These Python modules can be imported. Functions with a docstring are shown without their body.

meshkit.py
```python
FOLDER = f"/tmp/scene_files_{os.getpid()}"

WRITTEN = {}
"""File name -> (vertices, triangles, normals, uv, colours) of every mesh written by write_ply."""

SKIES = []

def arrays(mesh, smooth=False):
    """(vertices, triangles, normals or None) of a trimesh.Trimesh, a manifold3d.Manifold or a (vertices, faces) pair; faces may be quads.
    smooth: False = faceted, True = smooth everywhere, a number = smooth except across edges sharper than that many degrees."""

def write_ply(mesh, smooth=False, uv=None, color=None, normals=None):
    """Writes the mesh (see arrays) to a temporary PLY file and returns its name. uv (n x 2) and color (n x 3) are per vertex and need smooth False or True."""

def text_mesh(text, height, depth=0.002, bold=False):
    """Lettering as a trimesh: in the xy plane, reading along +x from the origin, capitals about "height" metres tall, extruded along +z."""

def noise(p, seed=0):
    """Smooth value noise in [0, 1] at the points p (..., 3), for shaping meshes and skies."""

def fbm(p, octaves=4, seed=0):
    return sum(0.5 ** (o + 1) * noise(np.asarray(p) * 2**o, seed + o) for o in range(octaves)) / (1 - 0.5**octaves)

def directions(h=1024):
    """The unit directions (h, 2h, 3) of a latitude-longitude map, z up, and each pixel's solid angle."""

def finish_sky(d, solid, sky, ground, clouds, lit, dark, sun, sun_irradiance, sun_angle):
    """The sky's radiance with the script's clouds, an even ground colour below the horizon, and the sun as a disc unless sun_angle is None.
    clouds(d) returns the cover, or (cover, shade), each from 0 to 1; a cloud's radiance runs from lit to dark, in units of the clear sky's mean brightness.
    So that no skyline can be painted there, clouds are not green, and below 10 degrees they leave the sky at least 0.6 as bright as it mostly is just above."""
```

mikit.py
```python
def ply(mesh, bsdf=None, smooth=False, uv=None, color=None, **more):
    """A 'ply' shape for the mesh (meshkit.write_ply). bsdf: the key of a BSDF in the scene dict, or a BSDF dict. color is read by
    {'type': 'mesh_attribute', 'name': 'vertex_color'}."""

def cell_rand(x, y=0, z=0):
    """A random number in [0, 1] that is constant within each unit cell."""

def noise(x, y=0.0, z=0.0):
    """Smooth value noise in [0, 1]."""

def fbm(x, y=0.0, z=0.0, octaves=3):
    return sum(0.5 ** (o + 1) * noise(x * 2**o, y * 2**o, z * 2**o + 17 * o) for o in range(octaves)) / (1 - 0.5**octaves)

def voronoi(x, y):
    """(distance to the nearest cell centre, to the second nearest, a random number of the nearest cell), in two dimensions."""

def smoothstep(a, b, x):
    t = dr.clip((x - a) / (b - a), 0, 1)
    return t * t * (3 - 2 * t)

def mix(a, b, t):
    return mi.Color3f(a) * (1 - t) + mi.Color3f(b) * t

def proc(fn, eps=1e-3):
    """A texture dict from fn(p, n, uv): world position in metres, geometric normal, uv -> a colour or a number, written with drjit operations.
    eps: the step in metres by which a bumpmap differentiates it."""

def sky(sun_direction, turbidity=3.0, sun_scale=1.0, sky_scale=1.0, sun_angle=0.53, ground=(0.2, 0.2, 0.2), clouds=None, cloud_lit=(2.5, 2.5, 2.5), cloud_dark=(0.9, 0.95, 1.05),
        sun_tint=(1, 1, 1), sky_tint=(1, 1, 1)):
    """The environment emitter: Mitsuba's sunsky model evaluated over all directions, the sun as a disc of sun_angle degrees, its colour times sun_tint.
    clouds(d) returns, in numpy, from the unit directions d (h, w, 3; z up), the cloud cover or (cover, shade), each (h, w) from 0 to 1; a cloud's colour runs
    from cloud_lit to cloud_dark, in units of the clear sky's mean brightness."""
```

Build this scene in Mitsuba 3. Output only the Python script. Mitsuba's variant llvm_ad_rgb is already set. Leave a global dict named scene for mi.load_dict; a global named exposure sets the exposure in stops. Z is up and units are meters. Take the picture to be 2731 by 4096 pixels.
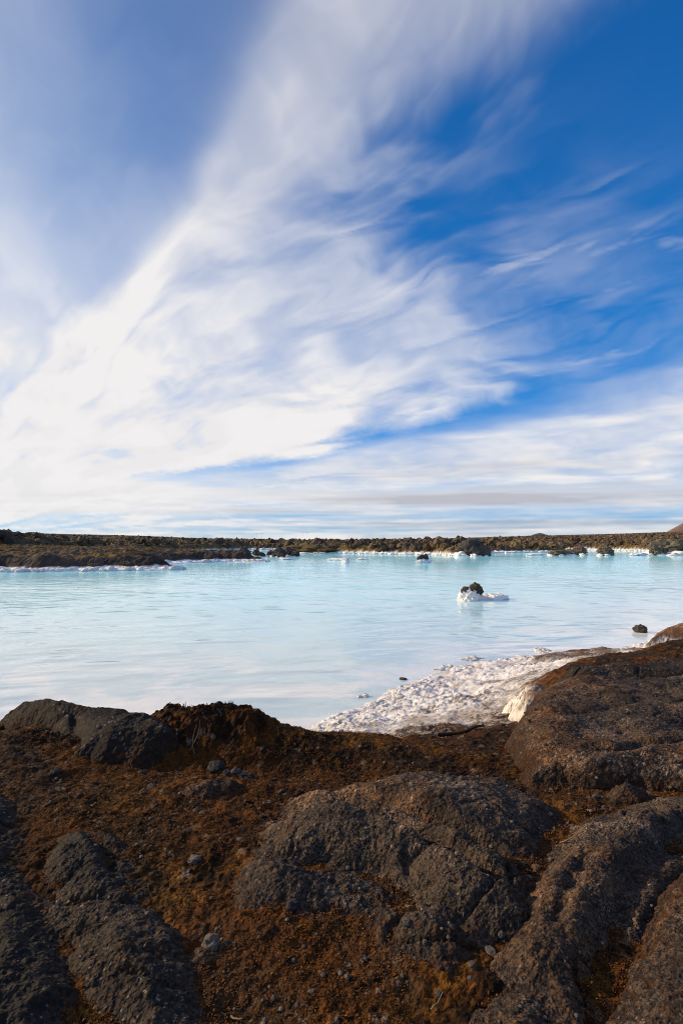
import math, random
import numpy as np
import trimesh
import drjit as dr
import mitsuba as mi
import mikit, meshkit
from mikit import proc

T = mi.ScalarTransform4f
rng = np.random.default_rng(7)
random.seed(7)
exposure = 2.0

# ---------------------------------------------------------------- camera
CAM_Z, PITCH = 2.75, math.atan(29 / 540)
scene = {'type': 'scene'}
labels = {}
scene['camera'] = {
    'type': 'perspective', 'fov_axis': 'x', 'fov': 2 * math.degrees(math.atan(341 / 540)),
    'near_clip': 0.05, 'far_clip': 30000.0,
    'to_world': T().look_at(origin=[0, 0, CAM_Z], target=[0, math.cos(PITCH), CAM_Z + math.sin(PITCH)], up=[0, 0, 1])}


# ---------------------------------------------------------------- sky
def sstep(a, b, x):
    t = np.clip((x - a) / (b - a), 0, 1)
    return t * t * (3 - 2 * t)


def bump(x, x0, w):
    return np.exp(-((x - x0) / w) ** 2)


TABLE = np.random.default_rng(11).random(512 * 512).astype(np.float32)


def vnoise(x, y, seed=0):
    """Smooth value noise in two dimensions, 0 to 1, from a table that repeats every 512 cells."""
    x, y = np.asarray(x, np.float32) + 37.3 * seed, np.asarray(y, np.float32) + 91.7 * (seed % 13)
    fx, fy = np.floor(x), np.floor(y)
    tx, ty = x - fx, y - fy
    ix, iy = fx.astype(np.int32) & 511, fy.astype(np.int32) & 511
    tx, ty = tx * tx * (3 - 2 * tx), ty * ty * (3 - 2 * ty)
    jx, iy0, iy1 = (ix + 1) & 511, iy * 512, ((iy + 1) & 511) * 512
    a, b = TABLE[iy0 + ix], TABLE[iy1 + ix]
    a = a + (TABLE[iy0 + jx] - a) * tx
    return a + (b + (TABLE[iy1 + jx] - b) * tx - a) * ty


def fb(x, y, octaves=4, seed=0):
    x, y = np.broadcast_arrays(np.asarray(x, np.float32), np.asarray(y, np.float32))
    out = 0.0
    for o in range(octaves):            # each octave turned, so that no grid shows
        c, s = math.cos(0.6 * o + 0.3), math.sin(0.6 * o + 0.3)
        out = out + 0.5 ** (o + 1) * vnoise((c * x - s * y) * 2 ** o, (s * x + c * y) * 2 ** o, seed + 5 * o)
    return out / (1 - 0.5 ** octaves)


def fba(x, y, octaves=4, seed=0):
    """The same without turning the octaves, for combed fibres."""
    x, y = np.broadcast_arrays(np.asarray(x, np.float32), np.asarray(y, np.float32))
    return sum(0.5 ** (o + 1) * vnoise(x * 2 ** o, y * 2 ** o, seed + 5 * o) for o in range(octaves)) / (1 - 0.5 ** octaves)


def cirrus(d):
    """High cirrus in a flat layer: u, v are the layer's coordinates in units of its height; all its fibres are combed along one wind direction."""
    z = np.maximum(d[..., 2], 0.012)
    u, v = d[..., 0] / z, d[..., 1] / z
    c, a = 0.8 * u + 0.6 * v, -0.6 * u + 0.8 * v          # across and along the wind
    sc, sa = np.arcsinh(c), np.arcsinh(a)
    w1 = fb(sc * 2.2, sa * 1.6, 4, 3) - 0.5               # billowing warp
    w2 = fba(sc * 7 + 1.5 * w1, sa * 2.6, 4, 11) - 0.5
    fib = fba(sc * 15 + 6 * w1 + 3 * w2, sa * 2.4 + 2 * w1, 4, 21)      # long fibres
    fib2 = fba(sc * 45 + 9 * w1 + 5 * w2, sa * 9 + 2 * w2, 3, 31)
    soft = fb(sc * 6 + 2.2 * w1 + 1.5 * w2, sa * 6 + 1.5 * w1 + 1.5 * w2, 5, 41)
    tex = np.clip(0.5 + 0.32 * (fib - 0.5) + 0.16 * (fib2 - 0.5) + 1.3 * (soft - 0.5), 0, 1)

    # the big fan, with a bright combed ridge on its windward rim
    rim = np.interp(a, [-1, 0.2, 0.87, 1.5, 1.92, 2.62, 4], [0.28, 0.42, 0.475, 0.56, 0.545, 0.44, 0.28])
    dist = c - rim + 0.07 * w1 + 0.04 * w2
    lee = np.interp(a, [-1, 0.3, 0.68, 1.03, 1.33, 1.48, 1.64, 1.85, 2.2, 3.3, 4.8, 6.5, 8.4, 11], [0.68, 0.82, 1.01, 1.06, 1.22, 1.40, 1.90, 2.5, 2.85, 3.15, 3.7, 3.5, 2.75, 3.4])
    into = lee - c + (0.25 + 0.12 * c) * w1 + 0.14 * w2 * (0.5 + c)
    fade = sstep(-0.30, 0.42, into / (0.20 + 0.42 * sstep(0.9, 1.8, a) + 0.30 * np.abs(c)) + 0.10 * (fib2 - 0.5) + 0.15 * (fib - 0.5) + 0.6 * (soft - 0.5))
    body = np.interp(a, [-1, 0.5, 0.9, 1.3, 1.8, 2.6, 4, 8], [0.18, 0.38, 0.40, 0.45, 0.60, 0.84, 1.10, 1.2])
    inside = sstep(-0.10, 0.16, dist) * fade
    cover = inside * body * (0.62 + 0.76 * tex)
    cover = cover + fade * bump(dist, 0.05, np.where(dist < 0.05, 0.055, 0.15)) * np.interp(a, [0.3, 0.8, 1.3, 2.2, 4], [0.16, 0.34, 0.42, 0.28, 0.05]) * (0.55 + 0.9 * fib)
    cover = cover * (1 - 0.45 * sstep(1.15, 2.1, c) * sstep(2.8, 1.5, a))
    # thin veil on the sunward side
    veil = np.interp(a, [-1, 1.0, 1.3, 1.8, 2.4, 3.3, 6], [0.10, 0.13, 0.20, 0.42, 0.70, 1.0, 1.25])
    veil = veil + 0.20 * sstep(0.30, 0.02, c) * sstep(4, 1, a)
    outside = 1 - sstep(-0.10, 0.10, dist)
    cover = cover + outside * veil * (0.75 + 0.5 * soft)
    # the sheet low in the sky beyond the gap
    far = np.interp(a, [-6, 0.5, 1.3, 2.5, 3.3, 4.8, 6.5, 8.4, 11], [3.6, 3.45, 3.3, 3.5, 3.45, 3.1, 3.2, 3.6, 3.2])
    past = c - far + 0.8 * w1 + 0.7 * w2
    sheet = sstep(-0.35, 1.0, past)
    cover = np.maximum(cover, sheet * (0.62 + 0.62 * (tex - 0.25)))
    cover = cover + (1 - cover) * 0.32 * sstep(0.30, 0.85, 0.6 * soft + 0.4 * fib) * sstep(0.8, 1.5, c) * sstep(0.4, 1.3, a) * sstep(3.8, 2.4, c)
    # stray wisps in the clear part
    for wc, wa, lc, la, k in ((1.73, 1.15, .07, .16, .55), (1.83, .86, .07, .09, .45), (2.8, 1.4, .10, .25, .5), (2.12, 1.16, .13, .14, .34), (1.99, .72, .04, .06, .6),
                              (2.45, 1.70, .12, .25, .30), (1.40, .72, .06, .07, .16), (2.95, 1.9, .10, .4, .3)):
        e = np.exp(-np.hypot((c - wc + 0.25 * w1 + 0.30 * w2) / (1.2 * lc), (a - wa + 0.25 * w1) / (1.7 * la)) ** 1.6)
        cover = np.maximum(cover, e * k * 1.0 * sstep(0.34, 0.75, 0.55 * fib2 + 0.45 * fib))
    # grey undersides of the far sheet
    el = np.degrees(np.arcsin(np.clip(d[..., 2], 0, 1)))
    az = np.degrees(np.arctan2(d[..., 0], d[..., 1]))
    bands = fba(az * 0.055 + 2 * w1, el * 1.5, 4, 51)
    low = bump(el, 4.6, 3.3)
    shade = np.clip(low * (0.30 + 2.6 * (bands - 0.42)), 0, 0.85) * sstep(-24, 14, az) + 0.12 * sstep(0.62, 0.35, soft)
    shade = shade + 0.40 * sstep(0.50, 0.66, bands) * bump(el, 3.0, 1.8) * (0.35 + 0.65 * sstep(-35, 10, az))
    cover = np.maximum(cover, low * (0.70 + 0.9 * (bands - 0.3) + 0.3 * sstep(5, -35, az)))
    cover = cover * (1 - 0.45 * sstep(0.50, 0.36, bands) * bump(el, 2.2, 1.6) * sstep(-40, 10, az))
    return np.clip(cover, 0, 0.98), np.clip(shade, 0, 1)


SUN = (math.sin(math.radians(-79)) * math.cos(math.radians(23)), math.cos(math.radians(-79)) * math.cos(math.radians(23)), math.sin(math.radians(23)))
scene['sky'] = mikit.sky(SUN, turbidity=3, clouds=cirrus, cloud_lit=(3.65, 3.55, 3.5), cloud_dark=(2.1, 2.1, 2.3), sky_tint=(0.11, 0.70, 1.34))


# ---------------------------------------------------------------- helpers
def fb3(x, y, s, octaves=4, seed=0):
    return fb(x * s, y * s, octaves, seed) - 0.5


def ridged(x, y, s, octaves=3, seed=0):
    out, amp, tot = 0.0, 1.0, 0.0
    for o in range(octaves):
        n = vnoise(x * s * 2 ** o, y * s * 2 ** o, seed + o)
        out = out + amp * (1 - np.abs(2 * n - 1))
        tot += amp
        amp *= 0.5
    return out / tot


def worley(x, y, s, seed=0):
    """Distance to the nearest of randomly jittered cell centres, about 0 to 1, and that cell's random number."""
    x, y = np.asarray(x, np.float32) * s, np.asarray(y, np.float32) * s
    ix, iy = np.floor(x), np.floor(y)
    best, who = np.full(x.shape, 9.0), np.zeros(x.shape)

    def hsh(a, b, k):
        return TABLE[((a.astype(np.int32) + 101 * k + 7 * seed) & 511) * 512 + ((b.astype(np.int32) + 57 * k + 13 * seed) & 511)]
    for a in (-1, 0, 1):
        for b in (-1, 0, 1):
            cx, cy = ix + a, iy + b
            d = np.hypot(cx + hsh(cx, cy, 1) - x, cy + hsh(cx, cy, 2) - y)
            near = d < best
            who = np.where(near, hsh(cx, cy, 3), who)
            best = np.where(near, d, best)
    return best, who


def poly_sdf(px, py, poly):
    """Signed distance to a polygon's outline, positive inside."""
    v = np.asarray(poly, float)
    d2, inside = np.full(px.shape, 1e9), np.zeros(px.shape, bool)
    for (x0, y0), (x1, y1) in zip(v, np.roll(v, -1, 0)):
        ex, ey = x1 - x0, y1 - y0
        t = np.clip(((px - x0) * ex + (py - y0) * ey) / (ex * ex + ey * ey), 0, 1)
        d2 = np.minimum(d2, (px - x0 - t * ex) ** 2 + (py - y0 - t * ey) ** 2)
        if y0 != y1:
            inside ^= ((y0 > py) != (y1 > py)) & (px < ex * (py - y0) / (y1 - y0) + x0)
    d = np.sqrt(d2)
    return np.where(inside, d, -d)


def line_dist(px, py, line):
    v = np.asarray(line, float)
    d2, along = np.full(px.shape, 1e9), np.zeros(px.shape)
    for k, ((x0, y0), (x1, y1)) in enumerate(zip(v[:-1], v[1:])):
        ex, ey = x1 - x0, y1 - y0
        t = np.clip(((px - x0) * ex + (py - y0) * ey) / (ex * ex + ey * ey), 0, 1)
        e2 = (px - x0 - t * ex) ** 2 + (py - y0 - t * ey) ** 2
        along = np.where(e2 < d2, (k + t) / (len(v) - 1), along)
        d2 = np.minimum(d2, e2)
    return np.sqrt(d2), along


def grid_mesh(X, Y, Z, keep=None):
    n, m = X.shape
    i = np.arange(n * m).reshape(n, m)
    q = np.stack([i[:-1, :-1], i[:-1, 1:], i[1:, 1:], i[1:, :-1]], -1).reshape(-1, 4)
    if keep is not None:
        q = q[(keep[:-1, :-1] | keep[:-1, 1:] | keep[1:, 1:] | keep[1:, :-1]).ravel()]
    used, inv = np.unique(q, return_inverse=True)
    q = inv.reshape(q.shape)
    f = np.vstack([q[:, [0, 1, 2]], q[:, [0, 2, 3]]])
    v = np.stack([X.ravel(), Y.ravel(), Z.ravel()], -1)[used]
    return (v, f), used


def lerp(a, b, t):
    t = np.asarray(t)[..., None]
    return np.asarray(a) * (1 - t) + np.asarray(b) * t


def put(key, mesh, bsdf, smooth=True, color=None, label=None, category=None, group=None, kind=None, **more):
    base, n = key, 0
    while key in scene:
        n += 1
        key = f'{base}_{n:03d}'
    scene[key] = mikit.ply(mesh, bsdf, smooth=smooth, color=color, **more)
    note(key, label, category, group, kind)
    return key


def note(key, label=None, category=None, group=None, kind=None):
    e = {k: v for k, v in (('label', label), ('category', category), ('group', group), ('kind', kind)) if v}
    if e:
        labels[key] = e


def free(key):
    """The first key of this kind that no thing and no thing's part uses yet."""
    n, name = 0, key
    while name in scene or any(k.startswith(name + '__') for k in scene):
        n += 1
        name = f'{key}_{n:03d}'
    return name


# ---------------------------------------------------------------- materials
VC = {'type': 'mesh_attribute', 'name': 'vertex_color'}
scene['mineral'] = {'type': 'twosided', 'm': {'type': 'principled', 'base_color': VC, 'roughness': 0.85, 'specular': 0.25}}
scene['fibre'] = {'type': 'twosided', 'm': {'type': 'principled', 'base_color': VC, 'roughness': 0.8, 'specular': 0.15}}



def rock_grain(p, n, uv):
    return 0.010 * mikit.noise(p.x * 62, p.y * 62, p.z * 62) + 0.006 * mikit.noise(p.x * 140 + 9, p.y * 140, p.z * 140)


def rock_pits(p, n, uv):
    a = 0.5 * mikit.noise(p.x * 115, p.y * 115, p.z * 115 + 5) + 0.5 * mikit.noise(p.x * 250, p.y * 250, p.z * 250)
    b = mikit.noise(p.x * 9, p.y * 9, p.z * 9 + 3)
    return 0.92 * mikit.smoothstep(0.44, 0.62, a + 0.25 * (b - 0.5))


def moss_grain(p, n, uv):
    return 0.008 * mikit.noise(p.x * 75, p.y * 75, p.z * 75) + 0.004 * mikit.noise(p.x * 170 + 9, p.y * 170, p.z * 170)


def moss_gaps(p, n, uv):
    a = 0.5 * mikit.noise(p.x * 60, p.y * 60, p.z * 60 + 5) + 0.5 * mikit.noise(p.x * 170, p.y * 170, p.z * 170)
    return 0.75 * mikit.smoothstep(0.48, 0.66, a) * mikit.smoothstep(0.35, 0.62, mikit.noise(p.x * 5, p.y * 5, p.z * 5 + 8) + 0.1) * mikit.smoothstep(6.6, 5.6, p.y)


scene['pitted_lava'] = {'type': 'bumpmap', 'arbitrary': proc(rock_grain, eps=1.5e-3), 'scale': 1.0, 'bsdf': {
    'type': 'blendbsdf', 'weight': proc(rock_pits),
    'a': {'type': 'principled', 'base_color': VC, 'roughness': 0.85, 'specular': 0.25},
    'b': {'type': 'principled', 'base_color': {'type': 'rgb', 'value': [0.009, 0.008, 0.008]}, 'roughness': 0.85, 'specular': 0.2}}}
scene['mossy_soil'] = {'type': 'bumpmap', 'arbitrary': proc(moss_grain, eps=1.5e-3), 'scale': 1.0, 'bsdf': {
    'type': 'blendbsdf', 'weight': proc(moss_gaps),
    'a': {'type': 'principled', 'base_color': VC, 'roughness': 0.9, 'specular': 0.15},
    'b': {'type': 'principled', 'base_color': {'type': 'rgb', 'value': [0.010, 0.005, 0.002]}, 'roughness': 0.9, 'specular': 0.1}}}


def water_color(p, n, uv):
    x, y = p.x, p.y
    shore = dr.select(x < 0, mi.Float(8.4), 8.4 + 0.75 * x)
    off = y - shore
    t = mikit.smoothstep(-2, 22, off + 3.0 * (mikit.fbm(x * 0.16, y * 0.11, 2.0, 3) - 0.5))
    t2 = mikit.smoothstep(10, 60, off)
    silt = mikit.fbm(x * 0.9 + 1.5 * mikit.noise(x * 0.5, y * 0.5, 3), y * 1.1, 5.0, 4)
    c = mikit.mix([0.43, 0.53, 0.57], [0.30, 0.58, 0.64], t)
    c = mikit.mix(c, [0.19, 0.52, 0.63], t2)
    near = 1 - mikit.smoothstep(-1, 7, off)
    c = mikit.mix(c, [0.72, 0.70, 0.68], near * mikit.smoothstep(0.38, 0.62, silt) * 0.9)
    streak = mikit.fbm(x * 0.10, y * 0.30, 9.0, 4)
    return mikit.mix(c, [0.42, 0.60, 0.65], 0.45 * mikit.smoothstep(0.50, 0.66, streak))


def water_height(p, n, uv):
    x, y = p.x, p.y
    xs, ys = 0.97 * x + 0.22 * y, -0.22 * x + 0.97 * y
    w = mikit.noise(xs * 0.35, ys * 0.35, 1.0)
    h = 0.042 * mikit.noise(xs * 0.95 + w, ys * 2.1 + 2 * w, 0.0) + 0.011 * mikit.noise(xs * 2.6 + 2 * w, ys * 5.5 + w, 4.0) + 0.003 * mikit.noise(xs * 8.0, ys * 14.0, 7.0)
    calm = 0.35 + 0.65 * mikit.smoothstep(9.0, 13.0, y - 0.45 * x)
    gust = 0.70 + 0.6 * mikit.smoothstep(0.3, 0.7, mikit.fbm(x * 0.13, y * 0.06, 6.0, 2))
    return h * calm * gust / (1 + dr.square(y / 45.0))


scene['milky_water'] = {'type': 'bumpmap', 'arbitrary': proc(water_height, eps=4e-3), 'scale': 1.0,
                        'bsdf': {'type': 'principled', 'base_color': proc(water_color), 'roughness': 0.10, 'specular': 0.5}}

# ---------------------------------------------------------------- the near shore: ground height
SX = [-60, -6, -3, -1.2, -0.5, 0.11, 0.92, 1.87, 3.08, 4.61, 5.62, 6.58, 7.9, 10.2, 20, 60]
SY = [6.5, 6.6, 6.8, 7.2, 8.2, 9.1, 10.1, 11.3, 12.6, 13.2, 13.5, 13.8, 14.4, 16.0, 22, 45]
EX = [-60, -3, -1, 0, 1, 1.5, 2.1, 2.7, 4, 10, 60]
EY = [5.3, 5.2, 5.0, 4.4, 4.2, 4.3, 4.7, 6.4, 8.2, 11.5, 38]


def shore_off(x, y):
    """How far inland a point lies, in metres (negative: out in the lagoon)."""
    return np.interp(x, SX, SY) + 0.9 * fb3(x, y, 0.8, 4, 61) + 0.3 * fb3(x, y, 4, 3, 62) - y


def soil(x, y):
    off = shore_off(x, y)
    edge = np.interp(x, EX, EY)
    t = off / np.maximum(np.interp(x, SX, SY) - edge, 0.4)
    z = 1.10 * np.interp(t, [-3, -1, 0, .17, .42, .68, .85, 1.0, 1.2], [-1.6, -.6, -.03, .10, .27, .53, .80, .96, 1.0])
    z = z + 0.10 * fb3(x, y, 2.2, 4, 65) * bump(off, 0.3, 1.3)
    # moss mound on the left, falling away behind to the lagoon
    top = np.interp(x, [-2.4, -1.9, -1.68, -1.5, -1.1, -.79, -.66, -.5, -.25, .1, .5], [0, .05, .15, .25, .26, .26, .21, .165, .12, .07, .02])
    yc = 4.85 - 0.12 * x * 0
    prof = np.where(y < yc, 1 - sstep(0, 0.75, yc - y), 1 - sstep(0.05, 0.9, y - yc))
    z = z + top * prof
    # hollow in front of the mound and gullies between the outcrops
    z = z - 0.10 * bump(np.hypot((x + 0.3) / 1.5, (y - 4.25) / 0.30), 0, 1)
    z = z + 0.10 * bump(np.hypot((x + 2.7) / 0.9, (y - 4.3) / 0.7), 0, 1)
    near = sstep(9, 5, y)
    z = z + 0.10 * fb3(x, y, 0.9, 3, 63) * sstep(0.1, 1.2, off) + 0.055 * fb3(x, y, 3.2, 3, 64) * (0.4 + 0.6 * near)
    return z, off


def rock_shape(spec, x, y):
    """Height of one outcrop: a rounded body on its outline, with creases and steps, cracks and a spongy crust."""
    ax = x + 0.10 * fb3(x, y, 2.3, 3, spec['seed'])
    ay = y + 0.10 * fb3(x, y, 2.3, 3, spec['seed'] + 5)
    d = poly_sdf(ax, ay, spec['outline']) + 0.05 * fb3(x, y, 6, 3, spec['seed'] + 9)
    cx, cy = np.mean(spec['outline'], 0)
    t = np.clip(d / spec['round'], 0, 1)
    k = spec.get('blunt', 0.1)
    body = (1 - k) * (1 - (1 - t) ** 2) + k * np.sqrt(np.maximum(1 - (1 - t) ** 2, 0))
    h = spec['high'] + spec.get('tx', 0) * (x - cx) + spec.get('ty', 0) * (y - cy)
    z = spec['base'] + h * body + np.minimum(d, 0) * spec.get('fall', 0.7)
    for line, depth, width, step in spec.get('creases', ()):
        e, along = line_dist(ax, ay, line)
        taper = sstep(0, 0.15, along) * sstep(1.0, 0.8, along) + 0.15
        z = z - depth * taper * np.exp(-(e / width) ** 2)
        v = np.asarray(line, float)
        nx, ny = v[-1, 1] - v[0, 1], v[0, 0] - v[-1, 0]
        side = ((x - v[0, 0]) * nx + (y - v[0, 1]) * ny) / math.hypot(nx, ny)
        z = z + step * sstep(-width, width, side) * np.exp(-(e / (5 * width)) ** 2)
    amp = spec.get('amp', 1.0)
    z = z + amp * (0.12 * fb3(x, y, 2.4, 4, spec['seed'] + 20) + 0.035 * (ridged(x, y, 5.5, 3, spec['seed'] + 30) - 0.55)) * sstep(-0.1, 0.15, d)
    line = fb(x * 1.7, y * 1.7, 3, spec['seed'] + 50) + 0.04 * fb3(x, y, 9, 2, spec['seed'] + 51)
    where = sstep(0.50, 0.60, fb(x * 1.3, y * 1.3, 2, spec['seed'] + 52))
    z = z - 0.035 * where * np.exp(-((line - 0.5) / 0.010) ** 2) * sstep(0, 0.1, d)        # cracks
    return z, d


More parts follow.
